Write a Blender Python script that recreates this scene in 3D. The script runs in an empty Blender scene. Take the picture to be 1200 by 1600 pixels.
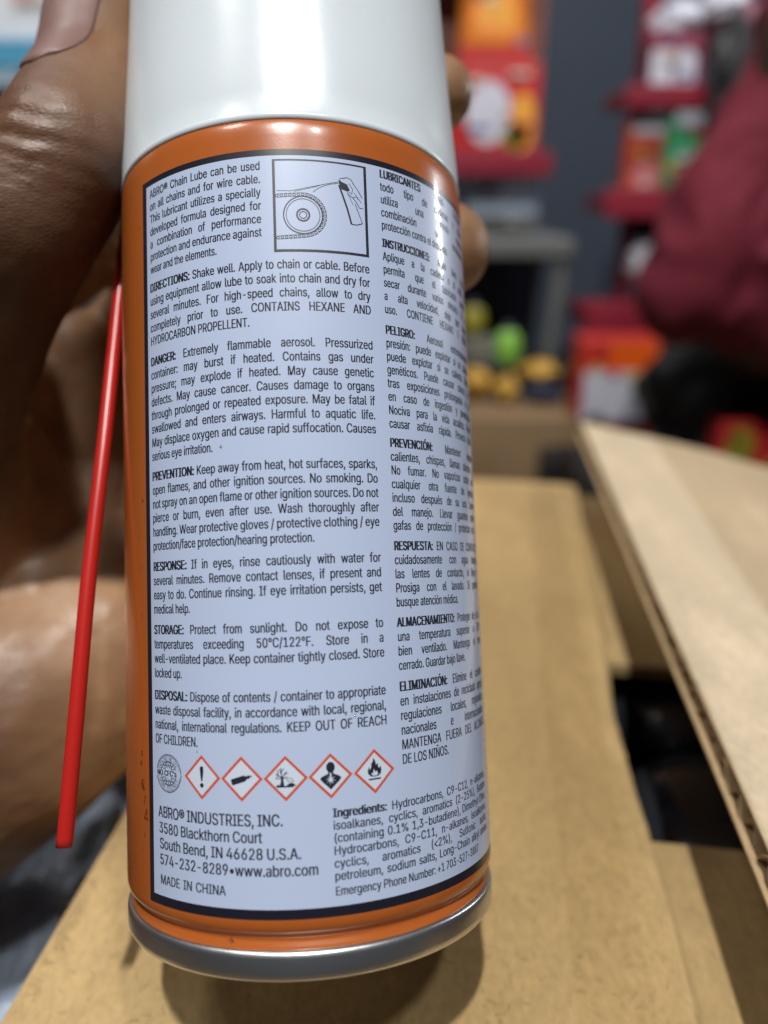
import bpy, bmesh, math, random, os
import numpy as np
from mathutils import Vector, Matrix, noise
from mathutils.geometry import delaunay_2d_cdt

random.seed(7)
S = bpy.context.scene
COL = S.collection
PI = math.pi

# ------------------------------------------------------------------ camera, world, lamps, exposure
H = 0.118                      # lens height above the carton top, metres
PITCH = math.radians(22.1)
cam_d = bpy.data.cameras.new('camera')
cam = bpy.data.objects.new('camera', cam_d); COL.objects.link(cam)
cam.location = (0, 0, H)
cam.rotation_euler = (math.radians(90) - PITCH, 0, 0)
cam_d.sensor_fit = 'VERTICAL'; cam_d.sensor_height = 24.0
cam_d.lens = 24.0 * 1257 / 1600
cam_d.clip_start = 0.005; cam_d.clip_end = 60
cam_d.dof.use_dof = True
cam_d.dof.focus_distance = 0.1035
cam_d.dof.aperture_fstop = 18.855 / 3.0
S.camera = cam

W = bpy.data.worlds.new('World'); S.world = W; W.use_nodes = True
bg = W.node_tree.nodes['Background']
bg.inputs[0].default_value = (0.62, 0.76, 1.0, 1); bg.inputs[1].default_value = 0.05

def area(name, loc, target, sx, sy, power, col, spread=180):
    d = bpy.data.lights.new(name, 'AREA'); d.shape = 'RECTANGLE'; d.size = sx; d.size_y = sy
    d.energy = power; d.color = col; d.spread = math.radians(spread)
    o = bpy.data.objects.new(name, d); COL.objects.link(o); o.location = loc
    v = Vector(target) - Vector(loc)
    o.rotation_euler = v.to_track_quat('-Z', 'Y').to_euler()
    return o
# ceiling tube that runs front to back above the photographer, and a weaker one to its right
area('ceiling_lamp_main', (-0.05, -0.47, 1.68), (0.0, 0.08, 0.05), 0.035, 0.08, 28.0, (1.0, 0.985, 0.95))
area('ceiling_lamp_side', (0.42, -0.48, 1.60), (0.0, 0.1, 0.05), 0.05, 0.10, 6.0, (1.0, 0.98, 0.95))
area('ceiling_lamp_left', (-0.70, -0.05, 1.55), (0.0, 0.1, 0.05), 0.26, 0.26, 4.8, (1.0, 0.96, 0.90))
area('fill_light_far_left', (-0.75, 0.70, 1.55), (0.0, 0.2, 0.0), 0.16, 0.16, 3.5, (1.0, 0.97, 0.93))  # added fill, no known lamp: brightens the strip under the raised flap
area('shop_tube_right', (1.30, 1.02, 0.46), (0, 0.11, 0.08), 0.016, 0.20, 3.6, (0.95, 0.97, 1.0))
area('background_fill_light', (0.45, 0.75, 1.7), (0.45, 1.75, -0.1), 0.5, 0.2, 7.5, (0.95, 0.97, 1.0), 95)  # added unseen light, aimed to brighten only the goods and wall behind
S.view_settings.view_transform = 'Standard'; S.view_settings.look = 'None'
S.view_settings.exposure = 0.0; S.view_settings.gamma = 1.0

# ------------------------------------------------------------------ helpers
CP, SP = math.cos(PITCH), math.sin(PITCH)
def at(x, y, z):
    """point seen at pixel x, y of the 1200 x 1600 photograph, z millimetres in front of the lens plane -> metres"""
    X = (x - 600) / 1257 * z; Yc = (y - 800) / 1257 * z
    return Vector((X, z * CP - Yc * SP, H * 1000 - Yc * CP - z * SP)) / 1000

def link(name, me, mat=None, parent=None, smooth=True):
    o = bpy.data.objects.new(name, me); COL.objects.link(o)
    if mat is not None: me.materials.append(mat)
    if smooth: me.polygons.foreach_set('use_smooth', [True] * len(me.polygons))
    if parent is not None: o.parent = parent
    return o
def mesh(name, verts, faces, mat=None, parent=None, smooth=True):
    me = bpy.data.meshes.new(name); me.from_pydata([tuple(v) for v in verts], [], faces); me.update()
    return link(name, me, mat, parent, smooth)
def empty(name, loc=(0, 0, 0)):
    o = bpy.data.objects.new(name, None); COL.objects.link(o); o.location = loc
    o.empty_display_size = 0.01
    return o
def tag(o, label, cat, group=None):
    o['label'] = label; o['category'] = cat
    if group: o['group'] = group
    return o
def struct(o): o['kind'] = 'structure'; return o

def nodes_of(name):
    m = bpy.data.materials.new(name); m.use_nodes = True
    return m, m.node_tree, m.node_tree.nodes['Principled BSDF']
def mat(name, col, rough=0.5, metal=0.0, var=0.12, scale=40.0, bump=0.0, bscale=200.0, coat=0.0, spec=0.5, sss=0.0, dist=0.001, em=None):
    m, nt, b = nodes_of(name); N = nt.nodes; L = nt.links
    tc = N.new('ShaderNodeTexCoord')
    n = N.new('ShaderNodeTexNoise'); n.inputs['Scale'].default_value = scale; n.inputs['Detail'].default_value = 6
    L.new(tc.outputs['Object'], n.inputs['Vector'])
    mx = N.new('ShaderNodeMix'); mx.data_type = 'RGBA'
    mx.inputs[6].default_value = (*[c * (1 - var) for c in col], 1); mx.inputs[7].default_value = (*[min(1, c * (1 + var)) for c in col], 1)
    L.new(n.outputs['Fac'], mx.inputs[0]); L.new(mx.outputs[2], b.inputs['Base Color'])
    b.inputs['Roughness'].default_value = rough; b.inputs['Metallic'].default_value = metal
    b.inputs['Coat Weight'].default_value = coat; b.inputs['Coat Roughness'].default_value = 0.10
    b.inputs['Specular IOR Level'].default_value = spec
    if sss: b.inputs['Subsurface Weight'].default_value = sss; b.inputs['Subsurface Radius'].default_value = (1, .45, .25); b.inputs['Subsurface Scale'].default_value = 0.003
    if bump:
        n2 = N.new('ShaderNodeTexNoise'); n2.inputs['Scale'].default_value = bscale; n2.inputs['Detail'].default_value = 8
        L.new(tc.outputs['Object'], n2.inputs['Vector'])
        bp = N.new('ShaderNodeBump'); bp.inputs['Strength'].default_value = bump; bp.inputs['Distance'].default_value = dist
        L.new(n2.outputs['Fac'], bp.inputs['Height']); L.new(bp.outputs[0], b.inputs['Normal'])
    return m

def box(name, c, s, m, parent=None, rot=None, bev=0.0, smooth=False):
    bm = bmesh.new(); bmesh.ops.create_cube(bm, size=1)
    bmesh.ops.scale(bm, vec=s, verts=bm.verts)
    if bev: bmesh.ops.bevel(bm, geom=bm.edges[:], offset=bev, segments=3, profile=0.6, affect='EDGES')
    M = Matrix.Translation(c) @ (rot if rot else Matrix.Identity(4))
    bmesh.ops.transform(bm, matrix=M, verts=bm.verts)
    me = bpy.data.meshes.new(name); bm.to_mesh(me); bm.free()
    return link(name, me, m, parent, smooth or bev > 0)

def lathe(name, prof, m, parent=None, seg=160, axis=None, a0=0, a1=2 * PI):
    """prof: list of (r, z)"""
    full = abs(a1 - a0 - 2 * PI) < 1e-6
    n = seg if full else seg + 1
    vs = []; fs = []
    for (r, z) in prof:
        for i in range(n):
            a = a0 + (a1 - a0) * i / seg
            vs.append((r * math.sin(a), -r * math.cos(a), z))
    for j in range(len(prof) - 1):
        for i in range(seg):
            k = (i + 1) % n
            fs.append((j * n + i, j * n + k, (j + 1) * n + k, (j + 1) * n + i))
    o = mesh(name, vs, fs, m, parent)
    if axis is not None: o.data.transform(axis)
    return o

def capsules(name, segs, voxel, m, parent=None, smooth_it=12, deform=None):
    """organic surface: tapered capsules (p0, r0, p1, r1) fused by a voxel remesh"""
    bm = bmesh.new()
    for p0, r0, p1, r1 in segs:
        p0 = Vector(p0); p1 = Vector(p1); k = 5
        for j in range(k + 1):
            t = j / k
            p = p0.lerp(p1, t); r = r0 + (r1 - r0) * t
            bmesh.ops.create_icosphere(bm, subdivisions=3, radius=r, matrix=Matrix.Translation(p))
        d = p1 - p0; L = d.length
        if L > 1e-6:
            q = d.to_track_quat('Z', 'Y').to_matrix().to_4x4()
            bmesh.ops.create_cone(bm, cap_ends=True, segments=32, radius1=r0, radius2=r1, depth=L, matrix=Matrix.Translation((p0 + p1) / 2) @ q)
    me = bpy.data.meshes.new(name + '_raw'); bm.to_mesh(me); bm.free()
    t = bpy.data.objects.new('tmp', me); COL.objects.link(t)
    r = t.modifiers.new('r', 'REMESH'); r.mode = 'VOXEL'; r.voxel_size = voxel
    s = t.modifiers.new('s', 'SMOOTH'); s.iterations = smooth_it; s.factor = 0.5
    dg = bpy.context.evaluated_depsgraph_get()
    out = bpy.data.meshes.new_from_object(t.evaluated_get(dg))
    bpy.data.objects.remove(t); bpy.data.meshes.remove(me)
    out.name = name
    if deform:
        n = len(out.vertices)
        co = np.empty(n * 3); out.vertices.foreach_get('co', co); co = co.reshape(-1, 3)
        no = np.empty(n * 3); out.vertices.foreach_get('normal', no); no = no.reshape(-1, 3)
        co = deform(co, no); out.vertices.foreach_set('co', co.ravel()); out.update()
    return link(name, out, m, parent)

def tube(name, pts, r, m, parent=None, seg=24, hollow=None):
    pts = [Vector(p) for p in pts]; n = len(pts); vs = []; fs = []
    rings = [(r, range(n))]
    def frame(i):
        d = (pts[min(n - 1, i + 1)] - pts[max(0, i - 1)]).normalized()
        x = d.cross(Vector((0, 1, 0.2))).normalized(); y = d.cross(x)
        return x, y
    order = [(i, r) for i in range(n)]
    if hollow: order = [(i, hollow) for i in range(min(3, n) - 1, -1, -1)] + order
    for i, rr in order:
        x, y = frame(i)
        for k in range(seg):
            a = 2 * PI * k / seg
            vs.append(pts[i] + x * rr * math.cos(a) + y * rr * math.sin(a))
    for j in range(len(order) - 1):
        for k in range(seg):
            k2 = (k + 1) % seg
            fs.append((j * seg + k, j * seg + k2, (j + 1) * seg + k2, (j + 1) * seg + k))
    return mesh(name, vs, fs, m, parent)

# ------------------------------------------------------------------ lettering: glyph outlines taken once, laid out and wrapped on the can
FONT = None
try:
    fp = os.path.join(bpy.utils.resource_path('LOCAL'), 'datafiles', 'fonts', 'Inter.woff2')
    if os.path.exists(fp): FONT = bpy.data.fonts.load(fp)
except Exception:
    FONT = None
_tc = {}
def _curve(bold):
    if bold not in _tc:
        c = bpy.data.curves.new('t', 'FONT'); c.size = 1.0; c.resolution_u = 3; c.fill_mode = 'NONE'
        c.offset = 0.0
        if FONT: c.font = FONT
        o = bpy.data.objects.new('t', c); COL.objects.link(o); _tc[bold] = (c, o)
    return _tc[bold]
def _eval(txt, bold):
    c, o = _curve(bold); c.body = txt
    bpy.context.view_layer.update()
    dg = bpy.context.evaluated_depsgraph_get()
    me = o.evaluated_get(dg).to_mesh()
    pts = [Vector((p.co.x, p.co.y)) for p in me.vertices]; ed = [tuple(e.vertices) for e in me.edges]
    o.evaluated_get(dg).to_mesh_clear()
    if len(txt) > 1: return [(p.x, p.y) for p in pts], []
    # fill by the non-zero winding rule (overlapping outlines of the font stay open where they should)
    nxt = {}
    for a, b in ed: nxt.setdefault(a, []).append(b); nxt.setdefault(b, []).append(a)
    loops = []; seen = set()
    for st_ in range(len(pts)):
        if st_ in seen or st_ not in nxt: continue
        lp = [st_]; seen.add(st_)
        while True:
            c_ = [q for q in sorted(nxt[lp[-1]]) if q not in seen]
            if not c_: break
            lp.append(c_[0]); seen.add(c_[0])
        if len(lp) > 2: loops.append(lp)
    V, _, F, _, _, _ = delaunay_2d_cdt(pts, [(lp[i], lp[(i + 1) % len(lp)]) for lp in loops for i in range(len(lp))], [], 0, 1e-6)
    def wn(x, y):
        w = 0
        for lp in loops:
            for i in range(len(lp)):
                a = pts[lp[i]]; b = pts[lp[(i + 1) % len(lp)]]
                if (a.y <= y) != (b.y <= y):
                    if a.x + (y - a.y) / (b.y - a.y) * (b.x - a.x) > x: w += 1 if b.y > a.y else -1
        return w
    out = []
    for f in F:
        cx_ = sum(V[i].x for i in f) / 3; cy_ = sum(V[i].y for i in f) / 3
        if wn(cx_, cy_): out.append(tuple(f))
    return [(p.x, p.y) for p in V], out
_gl = {}; _hh = {}
def glyph(ch, bold):
    k = (ch, bold)
    if k not in _gl:
        if bold not in _hh:
            v, _ = _eval('HH', bold); _hh[bold] = max(p[0] for p in v); global CAPH; CAPH = max(p[1] for p in v)
        v, _ = _eval('H' + ch + 'H', bold); adv = max(p[0] for p in v) - _hh[bold]
        v, f = ([], []) if ch == ' ' else _eval(ch, bold)
        _gl[k] = (v, f, adv)
    return _gl[k]
def text_width(t, bold=False): return sum(glyph(c, bold)[2] for c in t)
CAPH = 0.509
glyph('H', False)
class Ink:
    """collects flat print in label millimetres: u to the right, v downward"""
    def __init__(s): s.v = []; s.f = []
    def add(s, vs, fs):
        o = len(s.v); s.v += vs; s.f += [tuple(i + o for i in f) for f in fs]
    def run(s, t, u, v, cap, xs, bold=False):
        sy = cap / CAPH; sx = sy * xs
        for c in t:
            g, f, adv = glyph(c, bold)
            for k in ((-.07, -.025, .025, .07) if bold else (-.03, 0, .03)):      # press weight: the strokes are inked a little wide
                s.add([(u + x * sx + k * cap, v - y * sy) for x, y in g], f)
            u += adv * sx
        return u
    def line(s, runs, u0, u1, v, cap, justify=True, xs=0.68):
        """runs: [(text, bold)], words spaced out to fill u0..u1; squeezed when too long"""
        words = []
        for t, b in runs: words += [(w, b) for w in t.split()]
        sy = cap / CAPH
        ws = [text_width(w, b) * sy for w, b in words]
        space = 0.17 * sy
        if justify:
            need = sum(ws) * xs + space * xs * 1.0 * (len(words) - 1)
            if need > (u1 - u0) or len(words) == 1: xs2 = xs * (u1 - u0) / max(need, 1e-6) if need > (u1 - u0) else xs
            else: xs2 = min(xs * 1.06, xs * (u1 - u0) / need)
            gap = (u1 - u0 - sum(ws) * xs2) / max(1, len(words) - 1)
        else: xs2 = xs; gap = space * xs * 1.15
        u = u0
        for (w, b), ww in zip(words, ws):
            s.run(w, u, v, cap, xs2, b); u += ww * xs2 + gap
        return u - gap
    def stroke(s, pts, w, closed=False):
        n = len(pts); L = []; 
        for i in range(n):
            a = pts[(i - 1) % n] if (closed or i) else pts[i]; b = pts[(i + 1) % n] if (closed or i < n - 1) else pts[i]
            dx, dy = b[0] - a[0], b[1] - a[1]; l = math.hypot(dx, dy) or 1
            nx, ny = -dy / l, dx / l
            k = 1.0
            if (closed or 0 < i < n - 1):
                ex, ey = pts[i][0] - a[0], pts[i][1] - a[1]; el = math.hypot(ex, ey) or 1
                k = 1 / max(0.5, abs((-ey / el) * nx + (ex / el) * ny))
            L.append(((pts[i][0] + nx * w / 2 * k, pts[i][1] + ny * w / 2 * k), (pts[i][0] - nx * w / 2 * k, pts[i][1] - ny * w / 2 * k)))
        vs = [p for q in L for p in q]; fs = []
        for i in range(n if closed else n - 1):
            j = (i + 1) % n; fs.append((2 * i, 2 * j, 2 * j + 1, 2 * i + 1))
        s.add(vs, fs)
    def poly(s, pts): s.add(list(pts), [tuple(range(len(pts)))])
    def disc(s, u, v, r, n=28, ry=None):
        s.poly([(u + r * math.cos(2 * PI * i / n), v + (ry or r) * math.sin(2 * PI * i / n)) for i in range(n)])
    def ring(s, u, v, r, w, n=48, a0=0, a1=2 * PI):
        full = abs(a1 - a0 - 2 * PI) < 1e-6
        s.stroke([(u + r * math.cos(a0 + (a1 - a0) * i / n), v + r * math.sin(a0 + (a1 - a0) * i / n)) for i in range(n if full else n + 1)], w, full)
    def build(s, name, m, parent, lift, R=26.25):
        vs = []
        rr = (R + lift)
        for u, v in s.v:
            a = u / R
            vs.append((rr * math.sin(a) / 1000, -rr * math.cos(a) / 1000, -v / 1000))
        me = bpy.data.meshes.new(name); me.from_pydata(vs, [], s.f); me.update()
        bm = bmesh.new(); bm.from_mesh(me)
        bmesh.ops.triangulate(bm, faces=[f for f in bm.faces if len(f.verts) > 4])
        # wide faces are cut finer and laid back on the curve
        for _ in range(4):
            le = [e for e in bm.edges if abs(math.atan2(e.verts[0].co.x, -e.verts[0].co.y) - math.atan2(e.verts[1].co.x, -e.verts[1].co.y)) * R > 0.75]
            if not le: break
            bmesh.ops.subdivide_edges(bm, edges=le, cuts=1)
            bmesh.ops.triangulate(bm, faces=[f for f in bm.faces if len(f.verts) > 4])
            for vv in bm.verts:
                q = math.hypot(vv.co.x, vv.co.y) * 1000 / rr; vv.co.x /= q; vv.co.y /= q
        for f in bm.faces:
            c = f.calc_center_median()
            if f.normal.x * c.x + f.normal.y * c.y < 0: f.normal_flip()
        # true cylinder normals, so that print has the sheen of the tin
        for vv in bm.verts: pass
        bm.to_mesh(me); bm.free()
        return link(name, me, m, parent)

# ------------------------------------------------------------------ materials
def kraft(name, col, tape=False, flute=(0.9914, -0.1305), blotch=0.0):
    m, nt, b = nodes_of(name); N = nt.nodes; L = nt.links
    tc = N.new('ShaderNodeTexCoord')
    def noise_(sc, det, stretch=None, rough=0.6):
        n = N.new('ShaderNodeTexNoise'); n.inputs['Scale'].default_value = sc; n.inputs['Detail'].default_value = det; n.inputs['Roughness'].default_value = rough
        if stretch:
            mp = N.new('ShaderNodeMapping'); mp.inputs['Scale'].default_value = stretch; mp.inputs['Rotation'].default_value = (0, 0, 0.13)
            L.new(tc.outputs['Object'], mp.inputs[0]); L.new(mp.outputs[0], n.inputs['Vector'])
        else: L.new(tc.outputs['Object'], n.inputs['Vector'])
        return n
    big = noise_(18, 4, (1, 0.6, 1)); fib = noise_(760, 8, (1, 0.5, 1)); fine = noise_(2600, 4); band = noise_(60, 2, (1, 0.04, 1))
    cr = N.new('ShaderNodeValToRGB')
    cr.color_ramp.elements[0].position = 0.34; cr.color_ramp.elements[1].position = 0.66
    cr.color_ramp.elements[0].color = (*[c * 0.72 for c in col], 1); cr.color_ramp.elements[1].color = (*[c * 1.16 for c in col], 1)
    def mth(op, a, bb):
        x = N.new('ShaderNodeMath'); x.operation = op
        for i, q in enumerate((a, bb)):
            if isinstance(q, (int, float)): x.inputs[i].default_value = q
            else: L.new(q, x.inputs[i])
        return x.outputs[0]
    s = mth('ADD', mth('MULTIPLY', big.outputs['Fac'], 0.36), mth('MULTIPLY', fib.outputs['Fac'], 0.46))
    s = mth('ADD', s, mth('MULTIPLY', band.outputs['Fac'], 0.18))
    L.new(s, cr.inputs[0])
    # dark fibres and specks
    sp = N.new('ShaderNodeValToRGB'); sp.color_ramp.elements[0].position = 0.66; sp.color_ramp.elements[1].position = 0.74
    sp.color_ramp.elements[0].color = (1, 1, 1, 1); sp.color_ramp.elements[1].color = (0.62, 0.55, 0.48, 1)
    spn = noise_(900, 3, (1, 0.25, 1)); L.new(spn.outputs['Fac'], sp.inputs[0])
    mu = N.new('ShaderNodeMix'); mu.data_type = 'RGBA'; mu.blend_type = 'MULTIPLY'; mu.inputs[0].default_value = 1
    L.new(cr.outputs[0], mu.inputs[6]); L.new(sp.outputs[0], mu.inputs[7]); L.new(mu.outputs[2], b.inputs['Base Color'])
    b.inputs['Roughness'].default_value = 0.62; b.inputs['Specular IOR Level'].default_value = 0.35
    mid = noise_(95, 4, (1, .3, 1)); scf = noise_(38, 5, (1, .5, 1), .7)
    sr = N.new('ShaderNodeValToRGB'); sr.color_ramp.elements[0].position = .52; sr.color_ramp.elements[1].position = .68; sr.color_ramp.elements[0].color = (1, 1, 1, 1); sr.color_ramp.elements[1].color = (1.22, 1.2, 1.22, 1); L.new(scf.outputs['Fac'], sr.inputs[0])
    m3 = N.new('ShaderNodeMix'); m3.data_type = 'RGBA'; m3.blend_type = 'MULTIPLY'; m3.inputs[0].default_value = 1; L.new(mu.outputs[2], m3.inputs[6]); L.new(sr.outputs[0], m3.inputs[7]); L.new(m3.outputs[2], b.inputs['Base Color'])
    h = mth('ADD', mth('MULTIPLY', fib.outputs['Fac'], 0.5), mth('MULTIPLY', fine.outputs['Fac'], 0.25))
    h = mth('ADD', h, mth('MULTIPLY', band.outputs['Fac'], 1.1)); h = mth('ADD', h, mth('MULTIPLY', mid.outputs['Fac'], 2.6))
    bp = N.new('ShaderNodeBump'); bp.inputs['Strength'].default_value = 0.6; bp.inputs['Distance'].default_value = 0.00035
    L.new(h, bp.inputs['Height']); L.new(bp.outputs[0], b.inputs['Normal'])
    return m
M_kraft = kraft('kraft_cardboard', (0.465, 0.325, 0.15))
M_kraft_pale = kraft('pale_inner_kraft', (0.49, 0.375, 0.235))
M_kraft_dim = kraft('raw_kraft', (0.50, 0.36, 0.20))
M_flute = mat('corrugated_medium', (0.38, 0.26, 0.13), 0.8, var=0.25, scale=600)  # darker than the liners: recess shade put into the colour

M_orange = mat('orange_lacquer', (0.42, 0.105, 0.018), 0.27, var=0.05, scale=300, coat=0.35, bump=0.05, bscale=3000, dist=0.0001)
M_panel = mat('pale_blue_grey_panel_print', (0.48, 0.565, 0.765), 0.36, var=0.02, scale=60, coat=0.5)
M_navy = mat('dark_border_ink', (0.012, 0.012, 0.022), 0.34, var=0.1, coat=0.25)
M_ink = mat('black_print_ink', (0.016, 0.020, 0.032), 0.4, var=0.0)
M_red = mat('red_print_ink', (0.60, 0.09, 0.03), 0.35, var=0.02, coat=0.2)
M_white = mat('white_print_ink', (0.60, 0.67, 0.80), 0.35, var=0.02, coat=0.2)
M_tin = mat('brushed_tin_rim', (0.68, 0.69, 0.69), 0.36, metal=1.0, var=0.10, scale=120, bump=0.12, bscale=900, dist=0.0002)
M_cap = mat('white_polypropylene', (0.68, 0.745, 0.795), 0.27, var=0.015, scale=30, sss=0.25, bump=.15, bscale=160, dist=.0004)
M_dome = mat('painted_shoulder_tin', (0.5, 0.5, 0.5), 0.3, metal=1.0)
M_straw = mat('red_plastic_straw', (0.46, 0.016, 0.012), 0.30, var=0.04, sss=0.15)

# ------------------------------------------------------------------ the aerosol can
# local frame: origin on the axis, Z up the can, -Y to the lens
R = 26.25
camP = Vector((-12.50472, 0, 124.08482)); ca = Vector((0.03793635, 0.9951275, -0.091006)); cn = Vector((0.09712168, -0.09431217, -0.99079392)); ce = Vector((0.99454925, -0.02874845, 0.10022631))
def c2w(v): return Vector((v.x, v.z * CP - v.y * SP, -v.y * CP - v.z * SP))
ax_up = -c2w(ca); ax_r = c2w(ce); ax_n = c2w(cn)
Mcan = Matrix((( ax_r.x, -ax_n.x, ax_up.x, 0), (ax_r.y, -ax_n.y, ax_up.y, 0), (ax_r.z, -ax_n.z, ax_up.z, 0), (0, 0, 0, 1)))
Mcan = Matrix.Translation(c2w(camP) / 1000 + Vector((0, 0, H))) @ Mcan
can = empty('aerosol_can'); can.matrix_world = Mcan
tag(can, 'orange aerosol spray can with white cap and pale blue panel held over the carton', 'spray can')

def mmprof(p): return [(r / 1000, z / 1000) for r, z in p]
body = lathe('body', mmprof([(24.0, 48.8), (25.6, 48.55), (25.92, 48.15), (26.08, 47.65), (26.17, 47.1), (26.22, 46.5), (26.25, 45.6), (26.25, 20), (26.25, 0), (26.25, -30), (26.25, -50.2), (26.2, -50.8), (26.0, -51.4), (25.6, -51.9), (25.2, -52.25), (25.05, -52.6), (25.12, -52.95), (25.4, -53.3), (25.5, -53.7), (25.3, -54.3), (24.6, -54.6)]), M_orange, can, seg=240)
rim = lathe('bottom_rim', mmprof([(24.9, -53.75), (25.5, -53.62), (25.95, -53.72), (26.15, -53.98), (26.2, -54.4), (26.17, -55.2), (26.17, -56.0), (26.1, -56.6), (25.8, -57.05), (25.3, -57.2), (24.8, -57.05), (24.55, -56.5), (24.45, -54.2), (23.9, -53.2), (22.0, -52.0), (16, -50.3), (8, -49.2), (0.01, -49)]), M_tin, can, seg=240)
capo = lathe('cap', mmprof([(25.3, 47.9), (25.9, 47.92), (26.12, 48.05), (26.24, 48.3), (26.26, 48.6), (26.2, 48.85), (26.12, 49.1), (26.12, 52), (25.7, 58.6), (25.15, 69), (24.75, 79), (24.45, 90), (24.2, 97), (23.6, 99.5), (22.0, 101.0), (18, 102), (0.01, 102.4)]), M_cap, can, seg=240)

def wrapgrid(name, u0, u1, v0, v1, m, lift, corner=0.0, nu=120, nv=4):
    ink = Ink(); 
    vs = []; fs = []
    for j in range(nv + 1):
        for i in range(nu + 1): vs.append((u0 + (u1 - u0) * i / nu, v0 + (v1 - v0) * j / nv))
    for j in range(nv):
        for i in range(nu): fs.append((j * (nu + 1) + i, j * (nu + 1) + i + 1, (j + 1) * (nu + 1) + i + 1, (j + 1) * (nu + 1) + i))
    ink.add(vs, fs)
    return ink.build(name, m, can, lift)
UR = 54.0
wrapgrid('panel_border', -23.45, UR + 1.2, -43.8, 50.0, M_navy, 0.012, nu=260, nv=3)
wrapgrid('label_panel', -22.45, UR, -42.95, 48.85, M_panel, 0.024, nu=260, nv=3)
LT = 0.040

def para(name, lines, u0, u1, v, pitch, cap, xs=0.68, last=None):
    """lines: strings; '*' in front of the heading word; last line is ragged unless told"""
    ink = Ink()
    for i, t in enumerate(lines):
        just = i < len(lines) - 1 or last == 'just'
        if t.startswith('~'): just = False; t = t[1:]
        runs = [(t, False)]
        if t.startswith('*'):
            hd, rest = t[1:].split('|', 1); runs = [(hd, True), (rest, False)] if rest.strip() else [(hd, True)]
        ink.line(runs, u0, u1, v + i * pitch, cap, just, xs)
    return ink.build(name, M_ink, can, LT)

U0, U1 = -21.75, 9.68
P = 'printed_paragraph'
para(P, ['ABRO® Chain Lube can be used', 'on all chains and for wire cable.', 'This lubricant utilizes a specially', 'developed formula designed for', 'a combination of performance', 'protection and endurance against', 'wear and the elements.'], U0 + .15, -4.15, -41.15, 1.745, 1.12)
para(P, ['*DIRECTIONS:| Shake well. Apply to chain or cable. Before', 'using equipment allow lube to soak into chain and dry for', 'several minutes. For high-speed chains, allow to dry', 'completely prior to use. CONTAINS HEXANE AND', 'HYDROCARBON PROPELLENT.'], U0, 9.6, -28.15, 1.81, 1.15)
para(P, ['*DANGER:| Extremely flammable aerosol. Pressurized', 'container: may burst if heated. Contains gas under', 'pressure; may explode if heated. May cause genetic', 'defects. May cause cancer. Causes damage to organs', 'through prolonged or repeated exposure. May be fatal if', 'swallowed and enters airways. Harmful to aquatic life.', 'May displace oxygen and cause rapid suffocation. Causes', 'serious eye irritation.'], U0, U1, -18.15, 1.80, 1.15)
para(P, ['*PREVENTION:| Keep away from heat, hot surfaces, sparks,', 'open flames, and other ignition sources. No smoking. Do', 'not spray on an open flame or other ignition sources. Do not', 'pierce or burn, even after use. Wash thoroughly after', 'handling. Wear protective gloves / protective clothing / eye', 'protection/face protection/hearing protection.'], U0, U1, -2.9, 1.81, 1.15)
para(P, ['*RESPONSE:| If in eyes, rinse cautiously with water for', 'several minutes. Remove contact lenses, if present and', 'easy to do. Continue rinsing. If eye irritation persists, get', 'medical help.'], U0, U1, 8.8, 1.81, 1.15)
para(P, ['*STORAGE:| Protect from sunlight. Do not expose to', 'temperatures exceeding 50°C/122°F. Store in a', 'well-ventilated place. Keep container tightly closed. Store', 'locked up.'], U0, U1, 16.83, 1.80, 1.15)
para(P, ['*DISPOSAL:| Dispose of contents / container to appropriate', 'waste disposal facility, in accordance with local, regional,', 'national, international regulations. KEEP OUT OF REACH', 'OF CHILDREN.'], U0, U1, 25.0, 1.80, 1.15)
SU0, SU1 = 11.62, 33.0
para(P, ['*LUBRICANTES| PARA CADENAS:', 'todo tipo de cadenas y cables', 'utiliza una fórmula especial', 'combinación de rendimiento,', 'protección contra el desgaste.'], SU0, SU1, -41.5, 1.745, 1.12, xs=.62, last=None)
para(P, ['*INSTRUCCIONES:| Agite bien. Rocíe', 'Aplique a la cadena o al cable y', 'permita que el lubricante penetre', 'secar durante varios minutos. Si es', 'a alta velocidad, deje que seque', 'uso. CONTIENE HEXANO E HIDRO'], SU0, SU1, -32.1, 1.77, 1.12, xs=.60, last='just')
para(P, ['*PELIGRO:| Aerosol extremadamente', 'presión: puede explotar si se calienta', 'puede explotar si se calienta. Daños', 'genéticos. Puede causar cáncer. Pro', 'tras exposiciones prolongadas o rep', 'en caso de ingestión y penetración', 'Nociva para la vida acuática. Puede', 'causar asfixia rápida. Provoca irritac'], SU0, SU1, -20.5, 1.75, 1.15, xs=.62, last='just')
para(P, ['*PREVENCIÓN:| Mantener alejado', 'calientes, chispas, llamas abiertas y', 'No fumar. No vaporizar sobre una', 'cualquier otra fuente de ignición.', 'incluso después de su uso. Lávese', 'del manejo. Llevar guantes protec', 'gafas de protección / protector de oí'], SU0, SU1, -5.75, 1.76, 1.15, xs=.64, last='just')
para(P, ['*RESPUESTA:| EN CASO DE CONTACTO', 'cuidadosamente con agua durante', 'las lentes de contacto, si lleva y', 'Prosiga con el lavado. Si persiste', 'busque atención médica.'], SU0, SU1, 7.4, 1.76, 1.15, xs=.64)
para(P, ['*ALMACENAMIENTO:| Proteger de la luz', 'una temperatura superior a 50°C', 'bien ventilado. Mantenga el enva', 'cerrado. Guardar bajo llave.'], SU0, SU1, 16.95, 1.77, 1.15, xs=.64)
para(P, ['*ELIMINACIÓN:| Elimine el conteni', 'en instalaciones de reciclado apropi', 'regulaciones locales, regionales,', 'nacionales e internacionales.', 'MANTENGA FUERA DEL ALCANCE', 'DE LOS NIÑOS.'], SU0, SU1 - 0.8, 24.85, 1.76, 1.18, xs=.66)
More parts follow.
